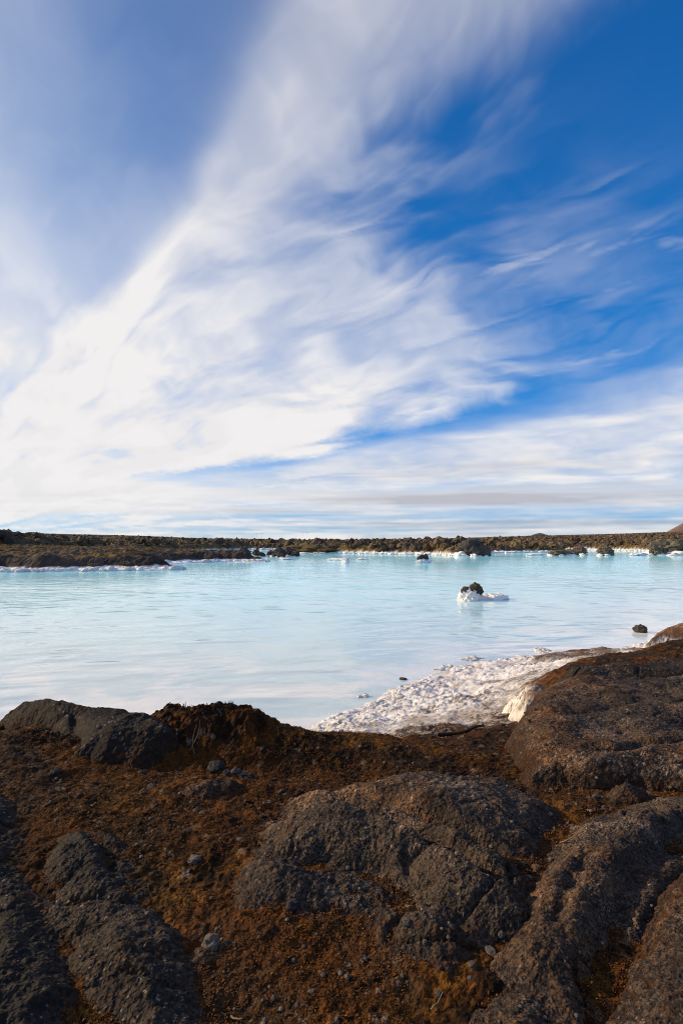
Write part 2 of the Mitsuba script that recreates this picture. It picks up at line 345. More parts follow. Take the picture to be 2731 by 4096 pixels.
ROCKS = [
    dict(name='lava_outcrop', seed=101, base=1.07, high=0.14, round=0.55, label='broad rounded dark lava dome with diagonal furrows in the centre of the foreground',
         outline=[(-.58, 2.74), (-.54, 3.11), (-.32, 3.50), (.10, 3.82), (.62, 3.92), (1.12, 3.90), (1.32, 3.47), (1.22, 3.21), (1.02, 2.86), (.90, 2.50), (.80, 2.26), (.60, 2.12), (.36, 2.06), (.20, 2.12), (.10, 2.34), (.0, 2.40), (-.18, 2.33), (-.42, 2.40), (-.55, 2.56)],
         creases=[([(-.10, 3.46), (.15, 3.40), (.47, 3.16), (.73, 2.92), (.88, 2.70)], .12, .06, .07), ([(.10, 3.10), (.38, 2.92), (.57, 2.72), (.78, 2.50)], .10, .05, .06),
                  ([(-.30, 2.72), (-.05, 2.76), (.17, 2.68), (.26, 2.55), (.34, 2.36)], .05, .055, .05), ([(-.35, 3.2), (-.05, 3.24), (.2, 3.12), (.35, 2.98)], .07, .05, .04)]),
    dict(name='lava_outcrop', seed=131, base=1.06, high=0.18, round=0.50, tone=0.30, label='large dark rough lava ridge filling the bottom left corner',
         outline=[(-2.75, 3.95), (-2.26, 3.78), (-1.84, 3.32), (-1.55, 2.90), (-1.18, 2.50), (-.96, 2.18), (-.78, 1.88), (-.64, 1.3), (-3.2, 1.3), (-3.4, 3.4)],
         creases=[([(-2.1, 3.2), (-1.8, 2.7), (-1.45, 2.2), (-1.2, 1.7)], .09, .07, .04)]),
    dict(name='lava_outcrop', seed=151, base=1.06, high=0.115, round=0.34, tone=0.48, label='hunched dark lava hump left of centre with banded layers running to the bottom edge',
         outline=[(-1.58, 2.86), (-1.62, 3.06), (-1.50, 3.22), (-1.18, 3.14), (-.93, 2.90), (-.82, 2.60), (-.60, 2.40), (-.48, 2.16), (-.44, 1.99), (-.38, 1.7), (-.34, 1.3), (-.72, 1.3), (-.84, 1.86), (-1.03, 2.04), (-1.25, 2.28), (-1.42, 2.54)],
         creases=[([(-1.3, 2.52), (-1.1, 2.55), (-.9, 2.5)], .025, .03, .02), ([(-1.0, 2.2), (-.8, 2.22), (-.62, 2.18)], .03, .02, .02), ([(-.9, 2.08), (-.75, 2.09), (-.58, 2.06)], .025, .018, .015), ([(-1.42, 3.05), (-1.2, 2.9), (-1.08, 2.7)], .04, .03, .0)]),
    dict(name='lava_outcrop', seed=171, base=1.06, high=0.15, round=0.28, blunt=0.35, fall=1.8, label='wide flat brown lava slab at the right edge beside the white beach',
         outline=[(1.36, 4.3), (1.45, 4.7), (1.64, 5.1), (1.92, 5.6), (2.2, 6.05), (2.7, 6.5), (4, 6.5), (7, 6.3), (7, 3.5), (2.6, 3.50), (2.30, 3.72), (2.06, 3.80), (1.65, 3.80), (1.45, 3.98)],
         creases=[([(1.9, 4.0), (2.3, 4.25), (2.9, 4.3)], .04, .05, .02), ([(1.7, 4.9), (2.3, 5.0), (3.0, 5.3)], .03, .06, .02)]),
    dict(name='lava_outcrop', seed=191, base=0.98, high=0.30, round=0.40, tone=0.5, label='dark moss-topped lava ridge behind the wide slab at the right edge',
         outline=[(2.42, 6.1), (2.75, 5.95), (3.5, 5.95), (7.5, 6.1), (8, 7.6), (4.4, 7.2), (3.2, 6.9), (2.6, 6.7)]),
    dict(name='lava_outcrop', seed=211, base=1.06, high=0.125, round=0.40, label='long rounded brown lava ridge sweeping from the right edge down to the bottom centre right',
         outline=[(2.5, 3.60), (2.14, 3.55), (1.78, 3.54), (1.47, 3.40), (1.16, 3.06), (.93, 2.80), (.74, 2.48), (.57, 2.27), (.43, 2.06), (.32, 1.85), (.14, 1.3), (.66, 1.3), (.84, 1.80), (.98, 1.96), (1.20, 2.20), (1.47, 2.46), (1.80, 2.78), (2.6, 3.16)],
         creases=[([(2.1, 3.25), (1.75, 2.95), (1.4, 2.65), (1.05, 2.2), (.8, 1.8)], .06, .06, .04), ([(1.2, 2.75), (1.05, 2.55), (.8, 2.2)], .03, .04, .03)]),
    dict(name='lava_outcrop', seed=231, base=1.07, high=0.135, round=0.36, label='pale flecked dark lava ridge in the bottom right corner',
         outline=[(3.2, 3.3), (2.35, 3.10), (1.66, 2.78), (1.31, 2.44), (1.04, 2.16), (.83, 1.94), (.72, 1.75), (.58, 1.3), (3.4, 1.3)],
         creases=[([(1.9, 2.6), (1.5, 2.2), (1.2, 1.8)], .09, .06, .05)]),
    dict(name='lava_outcrop', seed=251, base=0.98, high=0.29, round=0.30, blunt=0.4, tone=0.26, label='black lava ledge at the left rim falling in a steep shaded face towards the mound',
         outline=[(-3.25, 5.1), (-2.95, 4.95), (-2.50, 4.72), (-2.22, 4.45), (-2.05, 4.15), (-1.80, 4.08), (-1.45, 4.16), (-1.22, 4.35), (-1.35, 4.7), (-1.9, 5.1), (-2.6, 5.3), (-3.1, 5.35)],
         creases=[([(-2.4, 4.9), (-2.15, 4.55), (-1.95, 4.2)], .04, .04, .0)]),
    dict(name='lava_outcrop', seed=271, base=1.03, high=0.13, round=0.13, blunt=0.4, tone=0.6, label='small jagged dark lava hump in the moss below the left mound',
         outline=[(-1.08, 3.62), (-.98, 3.78), (-.78, 3.84), (-.60, 3.74), (-.68, 3.56), (-.96, 3.48)]),
    dict(name='lava_outcrop', seed=291, base=1.05, high=0.10, round=0.14, label='low grey lava knob in the moss between the right slab and the long ridge',
         outline=[(1.70, 3.52), (1.74, 3.70), (1.90, 3.78), (2.04, 3.70), (2.02, 3.54), (1.88, 3.46)]),
    dict(name='lava_outcrop', seed=311, base=1.06, high=0.08, round=0.12, label='low grey lava knob at the foot of the right slab in orange moss',
         outline=[(1.34, 3.92), (1.40, 4.08), (1.58, 4.08), (1.72, 3.98), (1.60, 3.88)]),
    dict(name='lava_outcrop', seed=331, base=1.07, high=0.06, round=0.08, blunt=0.6, label='thin tilted plate of layered grey rock in the moss left of the dome',
         outline=[(-.62, 2.14), (-.60, 2.28), (-.48, 2.36), (-.36, 2.40), (-.38, 2.30), (-.50, 2.16)]),
    dict(name='crusted_rock', seed=351, base=0.60, high=0.40, round=0.34, amp=1.6, crust=2, fall=2.2, label='smooth white crusted rock tucked against the far left corner of the right slab',
         outline=[(1.92, 6.0), (1.86, 6.4), (2.0, 6.85), (2.4, 7.0), (2.8, 6.8), (2.7, 6.3), (2.3, 6.0)]),
    dict(name='crusted_rock', seed=371, base=-0.05, high=0.46, round=0.60, amp=0.8, crust=1, label='long brown topped rock with white crusted foot along the lagoon edge at right',
         outline=[(3.3, 11.0), (4.0, 11.9), (5.0, 12.4), (6.4, 12.6), (7.2, 12.2), (7, 11.2), (5, 10.6)]),
    dict(name='crusted_rock', seed=391, base=-0.05, high=0.66, round=0.75, amp=0.8, crust=1, label='tallest white crusted rock on the lagoon edge beside the right border',
         outline=[(7.0, 13.0), (7.6, 13.9), (8.6, 14.9), (9.8, 15.8), (12, 16), (12, 13), (9, 12.6)]),
]


def terrain_grid():
    s = np.linspace(-0.80, 0.80, 780)
    y = 1.35 * (17.5 / 1.35) ** np.linspace(0, 1, 960)
    Y, S = np.meshgrid(y, s, indexing='ij')
    return S * (Y + 0.7), Y


X, Y = terrain_grid()
Z0, OFF = soil(X, Y)
hard = np.full(X.shape, -9.0)
shapes = []
for spec in ROCKS:
    z = np.full(X.shape, -9.0)
    d = np.full(X.shape, -9.0)
    o = np.asarray(spec['outline'])
    box = (X > o[:, 0].min() - .35) & (X < o[:, 0].max() + .35) & (Y > o[:, 1].min() - .35) & (Y < o[:, 1].max() + .35)
    z[box], d[box] = rock_shape(spec, X[box], Y[box])
    near = box & (z > Z0 - 0.12)
    shapes.append((z, d, near))
    hard = np.maximum(hard, z)

# moss, soil and white crust
white = sstep(0.74, 0.36, Z0 + 0.5 * fb3(X, Y, 1.1, 4, 71) + 0.22 * fb3(X, Y, 9, 3, 72)) * sstep(5.2, 6.3, Y + 0.35 * fb3(X, Y, 3, 3, 73))
wx, wy = X + 0.25 * fb3(X, Y, 4, 3, 70), Y + 0.25 * fb3(X, Y, 4, 3, 69)
pop, popwho = worley(wx, wy, 5, 5)
pop2, popwho2 = worley(wx, wy, 19, 6)
knob = (0.060 * (0.6 - pop) + 0.026 * (0.55 - pop2)) * (0.15 + 2.2 * np.clip(fb3(X, Y, 0.9, 3, 74) + .3, 0, 1)) + 0.06 * fb3(X, Y, 3, 4, 68) + 0.036 * fb3(X, Y, 22, 4, 67)
mossy = 1 - white
Z = Z0 + white * knob * sstep(-0.4, 0.6, OFF)
fluff = fb3(X, Y, 32, 4, 75)
cl, clwho = worley(X, Y, 20, 8)
near = sstep(10, 3, Y)
Z = Z + mossy * (0.026 * fluff + 0.004 * (0.5 - cl) + 0.042 * fb3(X, Y, 9, 4, 76) + 0.06 * sstep(1.08, 1.2, Z0) * sstep(4.2, 4.6, Y) * (fb3(X, Y, 11, 3, 91) + fb3(X, Y, 30, 2, 92)))
n1, n2, n3 = fb3(X, Y, 1.6, 4, 77), fb3(X, Y, 7, 4, 78), fb3(X, Y, 45, 3, 79)
moss_t = np.clip(0.36 + 1.2 * n1 + 1.5 * n2 + 1.3 * n3, 0, 1)
col = lerp((0.010, 0.004, 0.0015), (0.105, 0.034, 0.003), moss_t)
gold = sstep(0.05, 0.20, fb3(X, Y, 1.3, 4, 94) + 0.5 * n3)
col = lerp(col, col * np.array((1.25, 1.55, 1.5)) + np.array((.012, .006, 0)), 0.8 * gold)
bare = sstep(0.02, 0.20, fb3(X, Y, 2.1, 4, 80) + 0.4 * n3)
col = lerp(col, lerp((0.009, 0.006, 0.004), (0.042, 0.026, 0.016), np.clip(.5 + n3 * 2, 0, 1)), 0.75 * bare)
grit = (clwho > 0.955) & (n3 > 0.02)
col = np.where(grit[..., None], np.array((0.13, 0.095, 0.065)), col)
trans = sstep(0.95, 0.55, Z0 + 0.3 * n2) * sstep(5.2, 5.9, Y) * sstep(-0.6, 0.2, X)
fleck = sstep(0.02, 0.10, fb3(X, Y, 30, 3, 81) + 0.16 * (trans - 0.55))
col = lerp(col, (0.075, 0.055, 0.045), trans * (1 - fleck) * 0.9)
col = lerp(col, (0.42, 0.36, 0.31), trans * fleck * 0.8)
wcol = lerp((0.38, 0.34, 0.32), (0.66, 0.64, 0.63), np.clip(0.6 + 1.6 * fb3(X, Y, 5, 3, 82) + 0.3 * popwho2, 0, 1))
dirt = sstep(0.06, 0.22, fb3(X, Y, 2.6, 4, 83) + 0.5 * fb3(X, Y, 28, 3, 84)) * sstep(0.1, 0.35, Z0)
wcol = lerp(wcol, (0.12, 0.09, 0.075), dirt * 0.85)
col = lerp(col, wcol, white)
mesh, used = grid_mesh(X, Y, Z, Z > hard - 0.06)
# the land goes on to both sides and behind the camera, in coarser steps
xs, ys = np.linspace(-60, 60, 161), np.concatenate([np.linspace(-30, 4, 60), np.linspace(4.5, 50, 110)])
CX, CY = np.meshgrid(xs, ys)
CZ, COFF = soil(CX, CY)
CZ = np.where((np.abs(CX) < 0.80 * (CY + 0.7) + 0.3) & (CY > 1.1) & (CY < 17), CZ - 0.4, CZ - 0.02)
ccol = lerp((0.05, 0.022, 0.008), (0.15, 0.07, 0.02), np.clip(.5 + 1.5 * fb3(CX, CY, 0.5, 3, 85), 0, 1))
ccol = lerp(ccol, (0.78, 0.74, 0.70), sstep(0.4, 0.2, CZ))
cm, cu = grid_mesh(CX, CY, CZ)
gv = np.vstack([mesh[0], cm[0]])
gf = np.vstack([mesh[1], cm[1] + len(mesh[0])])
put('ground', (gv, gf), 'mossy_soil', smooth=True, color=np.vstack([col.reshape(-1, 3)[used], ccol.reshape(-1, 3)[cu]]), kind='structure',
    label='mossy rust brown ground between the lava outcrops running down to a white silica beach')

def noise3(p, scale, octaves, seed):
    return meshkit.fbm(p * scale, octaves, seed) - 0.5


for spec, (z, d, near) in zip(ROCKS, shapes):
    keep = near & (z > Z0 - 0.07) & (z > hard - 0.03)
    m, u = grid_mesh(X, Y, z, keep)
    v, f = m
    d = d.ravel()[u]
    n = np.zeros_like(v)
    fn = np.cross(v[f[:, 1]] - v[f[:, 0]], v[f[:, 2]] - v[f[:, 0]])
    for k in range(3):
        np.add.at(n, f[:, k], fn)
    n /= np.maximum(np.linalg.norm(n, axis=1, keepdims=True), 1e-12)
    sd = spec['seed']
    fine, mid, big = noise3(v, 105, 2, sd + 1), noise3(v, 34, 3, sd + 2), noise3(v, 3.2, 4, sd + 3)
    gain = (sstep(11, 4, v[:, 1]) * 0.7 + 0.3) * (0.5 if spec.get('crust') else 1.0)
    v = v + n * (gain * (0.008 * fine + 0.020 * mid))[:, None]
    r = np.random.default_rng(sd)
    jit = r.random(len(v))
    rc = lerp((0.016, 0.013, 0.012), (0.130, 0.082, 0.048), np.clip(0.40 + 1.0 * big + 0.9 * fine + 0.9 * mid, 0, 1))
    rc = rc * spec.get('tone', 0.95)
    warm = sstep(0.0, 0.2, noise3(v, 1.2, 3, sd + 4))
    rc = lerp(rc, rc * np.array((1.3, 1.0, 0.68)), warm)
    fl = sstep(0.985, 0.995, jit + 0.10 * big)
    rc = lerp(rc, (0.30, 0.25, 0.21), 0.8 * fl)
    patchy = noise3(v, 2.6, 4, sd + 5)
    rc = lerp(rc, rc * 1.9 + 0.008, sstep(0.04, 0.20, patchy))
    lich = sstep(0.30, 0.40, noise3(v, 3.1, 4, sd + 6) + 0.7 * fine)
    rc = lerp(rc, (0.30, 0.28, 0.27), 0.5 * lich * (0.3 + 0.7 * jit))
    mo = sstep(0.13, 0.0, d + 0.26 * big + 0.30 * mid) * (0.0 if spec.get('crust') else 1.0)
    mo = np.maximum(mo, 0.85 * sstep(0.12, 0.22, noise3(v, 2.2, 4, sd + 7) + 0.5 * mid)) * (0.0 if spec.get('crust') == 2 else 1.0)
    rc = lerp(rc, lerp((0.010, 0.004, 0.0015), (0.075, 0.026, 0.003), np.clip(.45 + 2 * fine, 0, 1)), 0.9 * mo)
    if spec.get('crust'):
        line = sstep(0.46, 0.28, v[:, 2] + 0.4 * big + 0.25 * mid) if spec['crust'] == 1 else sstep(1.02, 0.84, v[:, 2] + 0.5 * big + 0.2 * mid)
        rc = lerp(rc * 1.6, lerp((0.34, 0.28, 0.23), (0.70, 0.65, 0.60), np.clip(.55 + 1.6 * mid + 1.2 * fine, 0, 1)), line * sstep(-0.26, -0.10, mid + 0.6 * fine + 0.3 * big))
    put(spec['name'], (v, f), 'mineral' if spec.get('crust') else 'pitted_lava', smooth=True, color=rc, label=spec['label'], category='rock')

# crumbs of white crust breaking the waterline of the beach
r2 = np.random.default_rng(53)
parts = []
px = r2.uniform(-0.6, 5.2, 16000)
py = np.interp(px, SX, SY) + r2.normal(0.0, 0.6, 16000)
pz, po = soil(px, py)
for k in np.flatnonzero((po > -0.35) & (po < 0.9) & (fb3(px, py, 1.6, 4, 95) > 0.03))[:3000]:
    m = trimesh.creation.icosphere(subdivisions=1)
    sz = 0.010 + 0.055 * r2.random() ** 3
    q = np.array(m.vertices) * (1 + 0.35 * r2.normal(0, 1, (42, 1)).clip(-1, 1)) * (sz * r2.uniform(.8, 1.5), sz, sz * r2.uniform(.35, .7))
    parts.append((q + (px[k], py[k], max(pz[k], 0.0) + 0.1 * sz), np.array(m.faces), np.array((.62, .60, .59)) * r2.uniform(.75, 1.08)))
put('crust_crumbs', (np.vstack([p[0] for p in parts]), np.vstack([p[1] + 42 * i for i, p in enumerate(parts)])), 'mineral', color=np.vstack([np.tile(p[2], (42, 1)) for p in parts]), kind='stuff',
    label='small white crumbs of silica crust along the waterline of the beach')

# ---------------------------------------------------------------- the lagoon
scene['lagoon'] = {'type': 'rectangle', 'to_world': T().translate([0, 205, 0]).scale([420, 201, 1]), 'bsdf': {'type': 'ref', 'id': 'milky_water'}}
note('lagoon', 'milky pale turquoise water of the lagoon', kind='structure')

# ---------------------------------------------------------------- lava rubble: lumps shared by everything beyond the shore
def lump(rx, ry, rz, seed, sub=3, rough=0.35, knob=0.18, freq=1.6):
    """One craggy lump: a sphere pushed in and out by noise."""
    m = trimesh.creation.icosphere(subdivisions=sub)
    v = np.array(m.vertices)
    n = meshkit.fbm(v * freq + 3.7 * seed, 3, seed) - 0.5
    k = 1 - np.abs(2 * meshkit.noise(v * freq * 2.7 + 1.3 * seed, seed + 7) - 1)
    v = v * (1 + 2 * rough * n + knob * (k - 0.6))[:, None]
    return v * (rx, ry, rz), np.array(m.faces)


def merge(parts):
    vs, fs, cs, at = [], [], [], 0
    for v, f, c in parts:
        vs.append(v)
        fs.append(f + at)
        cs.append(np.broadcast_to(c, v.shape))
        at += len(v)
    return (np.vstack(vs), np.vstack(fs)), np.vstack(cs)


def spin(v, a, tilt=0.0):
    c, s = math.cos(a), math.sin(a)
    v = v @ np.array([[c, s, 0], [-s, c, 0], [0, 0, 1]])
    if tilt:
        c, s = math.cos(tilt), math.sin(tilt)
        v = v @ np.array([[1, 0, 0], [0, c, s], [0, -s, c]])
    return v


KIT1 = [lump(1, 1, 0.95, k, 1, 0.55, 0.50, 2.2) for k in range(10)]
KIT2 = [lump(1, 1, 0.95, k, 2, 0.55, 0.55, 2.2) for k in range(10, 22)]
KIT3 = [lump(1, 1, 0.9, k, 3, 0.40, 0.36) for k in range(22, 34)]


def rubble_color(v, dark, lit, seed):
    n = meshkit.noise(v * 2.3, seed)
    return lerp(dark, lit, n)


# ---------------------------------------------------------------- far lava field
FAR_X = [-900, -400, -120, -60, -44, -30, -18, -9.2, -4, 2, 10, 18.5, 20.9, 24.2, 27, 34, 56, 66, 74, 86, 110, 400, 900]
FAR_Y = [60, 60, 70, 88, 118, 165, 172, 140, 122, 118, 113, 108, 101, 100, 112, 124, 134, 168, 160, 138, 128, 120, 120]


def far_ground(x, y):
    shore = np.interp(x, FAR_X, FAR_Y) + 3.0 * fb3(x, y, 0.08, 3, 201) * sstep(0, 60, np.abs(x) + 20)
    off = y - shore
    z = np.interp(off, [-40, -3, 0, 1.2, 5, 14, 60], [-3, -.5, 0.0, 0.75, 1.5, 2.0, 2.1])
    dist = np.hypot(x, y)
    slope = np.interp(x / np.maximum(y, 1), [-.7, -.632, -.55, -.38, -.25, -.1, .1, .22, .36, .5, .632, 0.8], [.016, .0135, .0125, .0095, .0045, .002, .002, .0055, .0095, .0120, .0155, .017])
    z = z + slope * np.maximum(dist - 150, 0) * sstep(150, 420, dist)
    z = z + sstep(0, 10, off) * (1.3 * fb3(x, y, 0.09, 3, 202) + 0.9 * fb3(x, y, 0.28, 3, 203))
    near_left = bump(np.hypot((x + 58) / 13, (y - 92) / 14), 0, 1)
    z = z + 2.6 * near_left
    return z, off


s = np.linspace(-0.85, 0.85, 760)
yy = np.concatenate([62 * (520 / 62) ** np.linspace(0, 1, 320)[:-1], 520 * (3800 / 520) ** np.linspace(0, 1, 60)])
FY, FS = np.meshgrid(yy, s, indexing='ij')
FX = FS * (FY + 5)
FZ, FOFF = far_ground(FX, FY)
bump_z = 0.9 * (ridged(FX, FY, 0.30, 3, 204) - 0.5) + 1.1 * fb3(FX, FY, 0.9, 3, 205)
FZ = FZ + bump_z * sstep(0, 3, FOFF) * (1 + FY / 900)
t = np.clip(0.5 + 1.8 * fb3(FX, FY, 0.22, 4, 206) + 0.9 * fb3(FX, FY, 1.3, 2, 207), 0, 1)
fc = lerp((0.030, 0.022, 0.014), (0.135, 0.090, 0.045), t)
olive = sstep(0.06, 0.20, fb3(FX, FY, 0.12, 3, 208))
fc = lerp(fc, (0.135, 0.095, 0.022), 0.75 * olive)
crusty = sstep(0.55, 0.25, FZ + 0.5 * fb3(FX, FY, 0.9, 3, 209))
fc = lerp(fc, (0.80, 0.76, 0.72), crusty)
m, u = grid_mesh(FX, FY, FZ, (FOFF > -4))
put('lava_field', m, 'mineral', smooth=False, color=fc.reshape(-1, 3)[u], kind='structure', label='broken brown lava field stretching to the horizon beyond the lagoon')

# loose blocks all over the field: far too many to count
parts = []
count = 0
r2 = np.random.default_rng(23)
while count < 6500:
    y = 70 * (620 / 70) ** (r2.random() ** 1.15)
    x = r2.uniform(-0.78, 0.78) * y
    z, off = far_ground(np.array([x]), np.array([y]))
    off, z = float(off[0]), float(z[0])
    if off < 0.8 or (off > 30 and r2.random() < 0.25):
        continue
    size = r2.uniform(0.3, 1.0) ** 2.4 * (0.85 + 0.0017 * y) * (1.15 if off < 16 else 0.9)
    kit = KIT2 if (y < 150 and size > 0.7) else KIT1
    v, f = kit[r2.integers(len(kit))]
    v = spin(v * (size * r2.uniform(.8, 1.3), size * r2.uniform(.8, 1.3), size * r2.uniform(.6, 1.35)), r2.uniform(0, 6.28), r2.uniform(-.35, .35))
    base = np.array((0.085, 0.060, 0.037)) * r2.uniform(0.5, 1.7) + np.array((0.03, 0.018, 0.0)) * (r2.random() < 0.3)
    parts.append((v + (x, y, z + 0.25 * size), f, rubble_color(v, base * 0.7, base * 1.3, 3)))
    count += 1
m, c = merge(parts)
put('lava_rubble', m, 'mineral', smooth=False, color=c, kind='stuff', label='jumbled craggy brown lava blocks covering the far field')

# white crust along the far waterline
parts = []
r2 = np.random.default_rng(29)
for k in range(2000):
    x = r2.uniform(-70, 100)
    sy = np.interp(x, FAR_X, FAR_Y)
    ys_ = np.linspace(sy - 6, sy + 6, 49)
    zz, oo = far_ground(np.full(49, x), ys_)
    j = int(np.argmin(np.abs(oo)))
    y = ys_[j] + r2.normal(0, 0.55)
    size = r2.uniform(0.18, 0.52)
    v, f = KIT1[r2.integers(10)]
    v = spin(v * (size * 1.6, size, size * r2.uniform(.45, .8)), r2.uniform(0, 6.28))
    parts.append((v + (x, y, 0.10), f, np.array((0.84, 0.81, 0.78)) * r2.uniform(.85, 1.05)))
LINE = np.array([(-60, 45.2), (-45, 47.2), (-38, 47.0), (-31, 48.3), (-28, 47.9), (-24, 49.3), (-20.5, 49.6), (-18.2, 50.7), (-15.2, 51.8), (-20.5, 56), (-21.5, 65), (-18, 69), (-15, 70.3), (-11, 71.2), (-9.8, 72)])
for k in range(420):
    q = r2.uniform(0, len(LINE) - 1.001)
    x, y = LINE[int(q)] + (q % 1) * (LINE[int(q) + 1] - LINE[int(q)])
    size = r2.uniform(0.14, 0.42)
    v, f = KIT1[r2.integers(10)]
    v = spin(v * (size * 1.5, size, size * r2.uniform(.5, .9)), r2.uniform(0, 6.28))
    parts.append((v + (x, y + abs(r2.normal(0, .5)) + .1, 0.08), f, np.array((0.80, 0.77, 0.74)) * r2.uniform(.7, 1.05)))
m, c = merge(parts)
put('silica_crust', m, 'mineral', color=c, kind='stuff', label='white silica crust lining the far waterline')

# ---------------------------------------------------------------- hills on the horizon
hx, hy = np.meshgrid(np.linspace(-1, 1, 90), np.linspace(-1, 1, 60))
hz = np.maximum(1 - np.hypot(hx, hy), 0) ** 0.9 * 330 * (1 + 0.25 * fb3(hx, hy, 3, 4, 211)) - 6
put('hill', grid_mesh(2345 + 640 * hx, 2750 + 640 * hy, hz + 28)[0], 'mineral', color=lerp((0.085, 0.055, 0.045), (0.13, 0.085, 0.065), np.clip(.5 + 2 * fb3(hx, hy, 5, 4, 212), 0, 1)).reshape(-1, 3), kind='structure',
    label='bare reddish brown hill slope rising at the right edge of the horizon')
hz = np.maximum(1 - np.hypot(hx, hy), 0) * 13 * (1 + 0.5 * fb3(hx, hy, 4, 3, 213))
put('hillock', grid_mesh(915 + 38 * hx, 2500 + 62 * hy, hz + 28)[0], 'mineral', color=np.tile((0.06, 0.05, 0.05), (hx.size, 1)), kind='structure', label='small pointed cone on the horizon right of centre')

# ---------------------------------------------------------------- headland on the left
HEAD = [(-95, 45), (-60, 46.5), (-45, 48.5), (-38, 48.3), (-31, 49.6), (-28, 49.2), (-24, 50.6), (-20.5, 50.9), (-18.2, 52), (-16.4, 52.7), (-16.9, 54), (-20, 56.5), (-22.5, 61), (-21.5, 66), (-18.5, 70.2), (-15, 71.6), (-12.6, 71.8),
        (-10.0, 72.5), (-11.4, 74.8), (-15, 77), (-19, 81), (-25, 86), (-34, 90), (-48, 92), (-95, 92)]


def head_height(x, y):
    ax, ay = x + 1.6 * fb3(x, y, 0.35, 3, 221), y + 1.2 * fb3(x, y, 0.35, 3, 222)
    d = poly_sdf(ax, ay, HEAD)
    high = np.interp(x, [-95, -45, -33, -27, -22, -18, -14, -11], [2.0, 1.75, 1.55, 1.6, 1.4, 1.45, 1.6, 1.0])
    z = high * np.interp(d, [-4, -1.9, -1.3, -0.5, 0, 0.35, 1.5, 4, 9], [-2, -.3, .06, .12, .16, .26, .74, .98, 1.12])
    rough = 0.5 * (ridged(x, y, 0.5, 3, 223) - 0.5) + 0.48 * fb3(x, y, 1.3, 3, 224) + 0.12 * fb3(x, y, 4, 2, 225)
    return z + rough * (0.25 + 0.75 * sstep(-.1, 1.0, d)) * sstep(-2, -1, d) * 0.9, d


hx, hy = np.meshgrid(np.linspace(-62, -10, 520), 44.5 * (94 / 44.5) ** np.linspace(0, 1, 280))
hz, hd = head_height(hx, hy)
t = np.clip(.5 + 1.6 * fb3(hx, hy, 0.6, 4, 226) + 1.0 * fb3(hx, hy, 3, 2, 227), 0, 1)
hc = lerp((0.030, 0.020, 0.012), (0.150, 0.085, 0.034), t)
hc = lerp(hc, (0.150, 0.085, 0.014), 0.8 * sstep(0.04, 0.17, fb3(hx, hy, 0.22, 3, 228)) * sstep(1.5, 3.5, hd))
hc = lerp(hc, (0.085, 0.066, 0.052), 0.8 * sstep(0.10, 0.20, fb3(hx, hy, 0.17, 3, 229)) * sstep(2, 4, hd))
bank = sstep(2.6, 1.2, hd + 1.5 * fb3(hx, hy, 0.8, 3, 230))
hc = lerp(hc, lerp((0.018, 0.015, 0.014), (0.07, 0.052, 0.042), t), bank)
cr = sstep(0.42, 0.26, hz + 0.35 * fb3(hx, hy, 1.2, 3, 231))
hc = lerp(hc, lerp((.66, .63, .62), (.86, .83, .80), t), cr)
m, u = grid_mesh(hx, hy, hz, hd > -2.5)
put('headland', m, 'mineral', smooth=False, color=hc.reshape(-1, 3)[u], kind='structure', label='low mossy brown headland with a white crusted waterline reaching in from the left')


def blob(kind, x, y, w, h, color, seed, label, category='rock', group=None, white=None, depth=None, z=0.0, kit=None):
    """One rock standing in or by the lagoon, its white crusted foot (if it has one) a part."""
    key = free(kind)
    v, f = lump(w / 2, (depth or w * 0.75) / 2, h * 0.62, seed, 3, 0.60, 0.30, 1.5)
    v = spin(v, 0.4 * math.sin(seed))
    v[:, 2] += z + h * 0.36
    c = lerp(np.array(color) * 0.55, np.array(color) * 1.45, meshkit.fbm(v * 3.1 / max(h, .2) + seed, 3, seed))
    if white:
        parts = []
        r = np.random.default_rng(seed)
        n = max(4, int(9 * white))
        for k in range(n):
            a = 2 * math.pi * k / n + r.uniform(-.3, .3)
            sz = r.uniform(.16, .30) * w
            lv, lf = KIT2[r.integers(len(KIT2))]
            lv = spin(lv * (sz, sz * .8, min(h * .45, sz * .9) * white), r.uniform(0, 6.28))
            parts.append((lv + (x * 0 + math.cos(a) * w * .42, math.sin(a) * (depth or w * .75) * .42, z + 0.04 * h), lf, np.array((.85, .82, .79)) * r.uniform(.9, 1.03)))
        (wv, wf), wc = merge(parts)
        scene[key + '__silica_crust'] = mikit.ply((wv + (x, y, 0), wf), 'mineral', smooth=True, color=wc)
        scene[key + '__stone'] = mikit.ply((v + (x, y, 0), f), 'mineral', smooth=False, color=c)
    else:
        scene[key] = mikit.ply((v + (x, y, 0), f), 'mineral', smooth=False, color=c)
    note(key, label, category, group)
    return key


DARK, BROWN, WHITE = (0.060, 0.050, 0.045), (0.085, 0.064, 0.046), (0.80, 0.77, 0.74)
